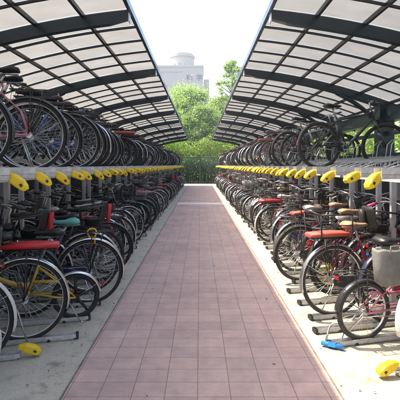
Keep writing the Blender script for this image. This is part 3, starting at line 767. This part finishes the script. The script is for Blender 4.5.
p = pt(-1, 4.57, .12, .72)
mb = MB(); mb.tube([(.045 * math.cos(a), .02 * math.sin(2 * a), .05 * math.sin(a)) for a in [R(20 * i) for i in range(18)]], .008, 7, closed=True)
mb.tube([(.03, 0, -.03), (.035, -.02, -.10)], .009, 7); mb.tube([(-.05, 0, .0), (-.04, .04, .035), (.03, .04, .035), (.05, 0, 0)], .007, 6)
tag(link('cable_lock', mb.mesh('cable_lock', [M['lock_yellow']]), None, (p.x + .02, p.y, .745)), 'yellow cable lock looped over the silver mudguard of the navy bicycle', 'lock')
# soft grey pannier bag
mb = MB(); rings = []
for zz, a, b in ((0, .10, .045), (.02, .13, .06), (.15, .14, .07), (.27, .15, .072), (.29, .145, .066), (.285, .13, .055), (.2, .12, .05)):
    rings.append([(a * math.copysign(abs(math.cos(t_)) ** .6, math.cos(t_)), b * math.copysign(abs(math.sin(t_)) ** .6, math.sin(t_)) , zz + .006 * math.sin(5 * t_)) for t_ in [2 * math.pi * j / 20 for j in range(20)]])
mb.rings(rings)
mb.tube([(-.06, -.07, .22), (-.06, -.085, .32), (.06, -.085, .32), (.06, -.07, .22)], .006, 6)
p = pt(1, 3.52, .50, 0)
tag(link('pannier_bag', mb.mesh('pannier_bag', [M['bag']]), None, (p.x + .01, p.y - .145, .50), (0, 0, SKEW)), 'grey canvas pannier bag hung beside the rear wheel of the pink bicycle', 'bag')

# ------------------------------------------------------------------ vegetation
rng = np.random.default_rng(3)
def leaf_mesh(name, pts, size, m, drop=.3):
    n = len(pts); d = rng.normal(size=(n, 3)); d /= np.linalg.norm(d, axis=1)[:, None]
    e = rng.normal(size=(n, 3)); e[:, 2] += .2; e -= d * (e * d).sum(1)[:, None]; e /= np.linalg.norm(e, axis=1)[:, None]
    f_ = np.cross(d, e); s = size * rng.uniform(.6, 1.3, n)[:, None]
    a = pts - e * s * .55; b = pts + f_ * s * .32 + d * s * .06; c = pts + e * s * .55; g = pts - f_ * s * .32 + d * s * .06
    v = np.stack([a, b, c, g], 1).reshape(-1, 3).astype(np.float32)
    me = bpy.data.meshes.new(name); me.vertices.add(4 * n); me.vertices.foreach_set('co', v.ravel())
    me.loops.add(4 * n); me.loops.foreach_set('vertex_index', np.arange(4 * n, dtype=np.int32))
    me.polygons.add(n); me.polygons.foreach_set('loop_start', np.arange(0, 4 * n, 4, dtype=np.int32)); me.polygons.foreach_set('loop_total', np.full(n, 4, np.int32))
    me.materials.append(m); me.update(calc_edges=True); me.validate(); return me
def tree(name, label, x, y, h, rad, m, nclump=60, per=260, leaf=.20, base=.28, group=None, clump=.55, seed=0):
    r_ = np.random.default_rng(seed + 17)
    root = thing(name, label, 'tree', (x, y, -.02), group=group)
    mb = MB(); mb.tube([(0, 0, 0), (.1, .05, h * .3), (-.05, .1, h * .6), (.05, 0, h * .9)], .022 * h, 10, r2=.004 * h)
    cl = []
    for i in range(nclump):
        u = r_.uniform(0, 1); z = h * (base + (1 - base) * u ** .8)
        rr = rad * math.sqrt(max(.03, math.sin(math.pi * min(.98, (.12 + .86 * u))))) * r_.uniform(.35, 1.0)
        a = r_.uniform(0, 2 * math.pi); cl.append((rr * math.cos(a), rr * math.sin(a), z, r_.uniform(.55, 1.25) * clump * rad / 2.6))
    for c in cl[::2]:
        z0 = max(h * .18, c[2] - .55 * math.hypot(c[0], c[1]) - .3)
        mb.tube(bez((0, 0, z0), (c[0] * .4, c[1] * .4, z0 + (c[2] - z0) * .4), c[:3], 5), .006 * h, 5, r2=.0015 * h)
    link('trunk', mb.mesh('trunk', [M['bark']]), root)
    P = []
    for c in cl:
        k = int(per * r_.uniform(.6, 1.3)); q = r_.normal(size=(k, 3)); q /= np.linalg.norm(q, axis=1)[:, None]
        q *= np.abs(r_.normal(0, .72, k))[:, None] * c[3] * np.array([1.25, 1.25, .85]); P.append(q + np.array(c[:3]))
    link('crown', leaf_mesh('crown', np.concatenate(P), leaf, m), root)
    return root
G = 'trees beyond the end fence'
tree('tree', 'tall bright green tree rising between the two roofs, in front of the building', -1.3, 43, 8.7, 3.4, M['leaf_pale'], 130, 420, .16, seed=1, group=G, base=.16)
tree('tree', 'full green tree beside the tall one, partly behind the sunlit shelter roof', 2.3, 46, 8.3, 3.2, M['leaf_pale'], 120, 400, .17, seed=2, group=G, base=.16)
tree('tree', 'lower bushy green tree just above the hedge in the middle of the gap', .4, 40, 6.6, 2.6, M['leaf'], 110, 380, .15, seed=12, group=G, base=.14)
tree('tree', 'slender feathery tree with open crown above the sunlit shelter', 3.2, 44, 11.8, 2.2, M['leaf_pale'], 100, 200, .15, base=.25, seed=3, group=G, clump=.40)
tree('tree', 'broad green tree low behind the shaded shelter end', -6.2, 42, 7.0, 3.6, M['leaf'], 80, 280, .18, seed=4, group=G)
tree('tree', 'broad dark green tree behind the sunlit shelter end', 8.5, 42, 7.5, 3.6, M['leaf'], 80, 280, .18, seed=5, group=G)
tree('tree', 'round green tree farthest out on the shaded side', -13.5, 44, 8.5, 4.2, M['leaf'], 80, 250, .2, seed=6, group=G)
tree('tree', 'round green tree farthest out on the sunlit side', 14.5, 46, 8.5, 4.2, M['leaf'], 80, 250, .2, seed=7, group=G)
def hedge(label, x0, x1, y0, y1, h, n, m, leaf=.11, seed=0, dens=1):
    r_ = np.random.default_rng(seed); root = thing('hedge', label, 'hedge', ((x0 + x1) / 2, (y0 + y1) / 2, -.02))
    lx, ly = (x1 - x0) / 2, (y1 - y0) / 2
    # irregular tops: bumps along both directions
    q = np.stack([r_.uniform(-lx, lx, n), r_.uniform(-ly, ly, n), r_.uniform(0.02, 1, n) ** .8], 1)
    top = h * (.86 + .10 * np.sin(q[:, 0] * 1.7 + seed) + .08 * np.sin(q[:, 1] * 2.1 + 2) + .06 * np.sin(q[:, 0] * 5 + q[:, 1] * 4))
    q[:, 2] *= top
    q += r_.normal(size=q.shape) * .07
    link('foliage', leaf_mesh('foliage', q, leaf, m), root)
    mb = MB()
    for i in range(int(max(lx, ly) * 3)):
        f_ = r_.uniform(-1, 1); g = r_.uniform(-.5, .5); bx, by = (f_ * lx, g * ly) if lx > ly else (g * lx, f_ * ly)
        mb.tube([(bx, by, 0), (bx + r_.uniform(-.2, .2), by + r_.uniform(-.2, .2), h * .75)], .03, 5, r2=.008)
    link('stem', mb.mesh('stem', [M['bark']]), root)
hedge('bright yellow-green hedge behind the end fence of the path', -13, 14, 35.2, 37.2, 3.7, 60000, M['leaf_hedge'], .15, 1)
hedge('dark shrubs massed low behind the end fence', -9, 9, 34.6, 35.15, 2.0, 16000, M['leaf_dark'], .12, 2)
hedge('long hedge running outside the shaded shelter', -8.2, -6.4, 0, 34, 3.0, 42000, M['leaf_hedge'], .15, 3)
hedge('long hedge running outside the sunlit shelter', 6.8, 8.6, 0, 34, 3.5, 42000, M['leaf_hedge'], .15, 4)

rl = np.random.default_rng(9); n_l = 260
sx_ = rl.choice([-1, 1], n_l); lx_ = sx_ * (.87 + rl.exponential(.28, n_l)) ; lx_[:60] = rl.uniform(-.8, .85, 60)
lp = np.stack([lx_, 1.5 + 30 * rl.uniform(0, 1, n_l) ** 1.6, np.full(n_l, .012)], 1)
lm = leaf_mesh('leaf_litter', lp, .028, M['dry']); co = np.empty(len(lm.vertices) * 3, np.float32); lm.vertices.foreach_get('co', co)
co = co.reshape(-1, 3); co[:, 2] = .008 + (co[:, 2] - .012) * .35 ; co[:, 2] = np.maximum(co[:, 2], .004); lm.vertices.foreach_set('co', co.ravel()); lm.update()
tag(link('leaf_litter', lm), 'small dry leaves scattered along the path edges', 'leaves', kind='stuff')
# end fence
fr = thing('fence', 'dark green metal bar fence closing the far end of the path', 'fence', (0, 34.2, -.01))
mb = MB(); mb.box((-9, -.02, 2.0), (9, .02, 2.06)); mb.box((-9, -.02, .12), (9, .02, .17)); mb.box((-9, -.02, 1.45), (9, .02, 1.49)); link('rail', mb.mesh('rail', [M['fence']]), fr)
mb = MB()
for i in range(149): mb.tube([(-8.88 + .12 * i, 0, .05), (-8.88 + .12 * i, 0, 2.15)], .011, 5)
link('bar_panel', mb.mesh('bar_panel', [M['fence']]), fr)
mb = MB(); mb.box((-.04, -.04, 0), (.04, .04, 2.25)); pm = mb.mesh('post', [M['fence']])
for i in range(7): link('post', pm, fr, (-9 + 3 * i, 0, 0))

# ------------------------------------------------------------------ building far behind
bd = thing('building', 'pale high-rise block with a round drum on its roof and two blue characters', 'building', (-8, 122, -.01))
def bx(name, a, b, m, par=bd): return box_obj(name, a, b, m, par)
wall = bx('wall', (-16, 0, 0), (8.9, 14, 28.6), M['wall_white'])
bx('parapet', (-16.15, -.15, 28.6), (9.05, 14.15, 29.1), M['wall_white'])
bx('side_wing', (9.06, 1, 0), (10.6, 12, 25.4), M['wall_white'])
bx('ledge', (-10.5, -.14, 27.3), (3.2, -.003, 27.5), M['wall_white'])
mb = MB(); n = 40
def cyl(mb, cx, cy_, r_, z0, z1): mb.rings([[(cx + r_ * math.cos(2*math.pi*j/n), cy_ + r_ * math.sin(2*math.pi*j/n), z) for j in range(n)] for z in (z0, z1)], flat=True)
cyl(mb, 2.9, 6, 3.4, 29.1, 32.4); cyl(mb, 2.9, 6, 3.62, 32.402, 33.0); cyl(mb, 2.9, 6, 3.1, 33.002, 33.5)
drum = link('drum_tower', mb.mesh('drum_tower', [M['wall_white']]), bd)
def window(x, z, w_, h_, par, y=-.04):
    f_ = bx('window', (x, y, z), (x + w_, y + .036, z + h_), M['glass'], par)
for i, x in enumerate((.7, 1.9, 2.35, 3.6)): window(x, 29.9, .34, .45, drum, y=6 - math.sqrt(3.4**2 - (x + .17 - 2.9)**2) - .06)
for st_ in range(7):
    for i in range(6):
        window(-14.5 + i * 3.9, 3 + st_ * 3.2, 1.8, 1.5, bd)
for st_ in range(6): window(9.4, 4 + st_ * 3.6, .8, 1.6, bd, y=.955)
for ch, x in (('科', 4.35), ('学', 7.05)):
    cu = bpy.data.curves.new('sign_character', 'FONT'); cu.body = ch; cu.size = 1.9; cu.extrude = .05
    t_ = bpy.data.objects.new('sign_character', cu); COL.objects.link(t_); bpy.context.view_layer.update()
    me = bpy.data.meshes.new_from_object(t_.evaluated_get(bpy.context.evaluated_depsgraph_get())); bpy.data.objects.remove(t_); me.materials.clear(); me.materials.append(M['sign_blue'])
    link('sign_character', me, bd, (x - .2, -.07, 25.0), (R(90), 0, 0))

# ------------------------------------------------------------------ air
hz = bpy.data.materials.new('pale_air'); hz.use_nodes = True
n_ = hz.node_tree.nodes; n_.remove(n_['Principled BSDF']); pv = n_.new('ShaderNodeVolumePrincipled')
pv.inputs['Color'].default_value = (.95, .97, 1, 1); pv.inputs['Density'].default_value = .0013; pv.inputs['Anisotropy'].default_value = .3
hz.node_tree.links.new(pv.outputs[0], n_['Material Output'].inputs['Volume'])
hb_ = box_obj('haze', (-950, -350, -1.1), (950, 1550, 40), hz); hb_['kind'] = 'stuff'
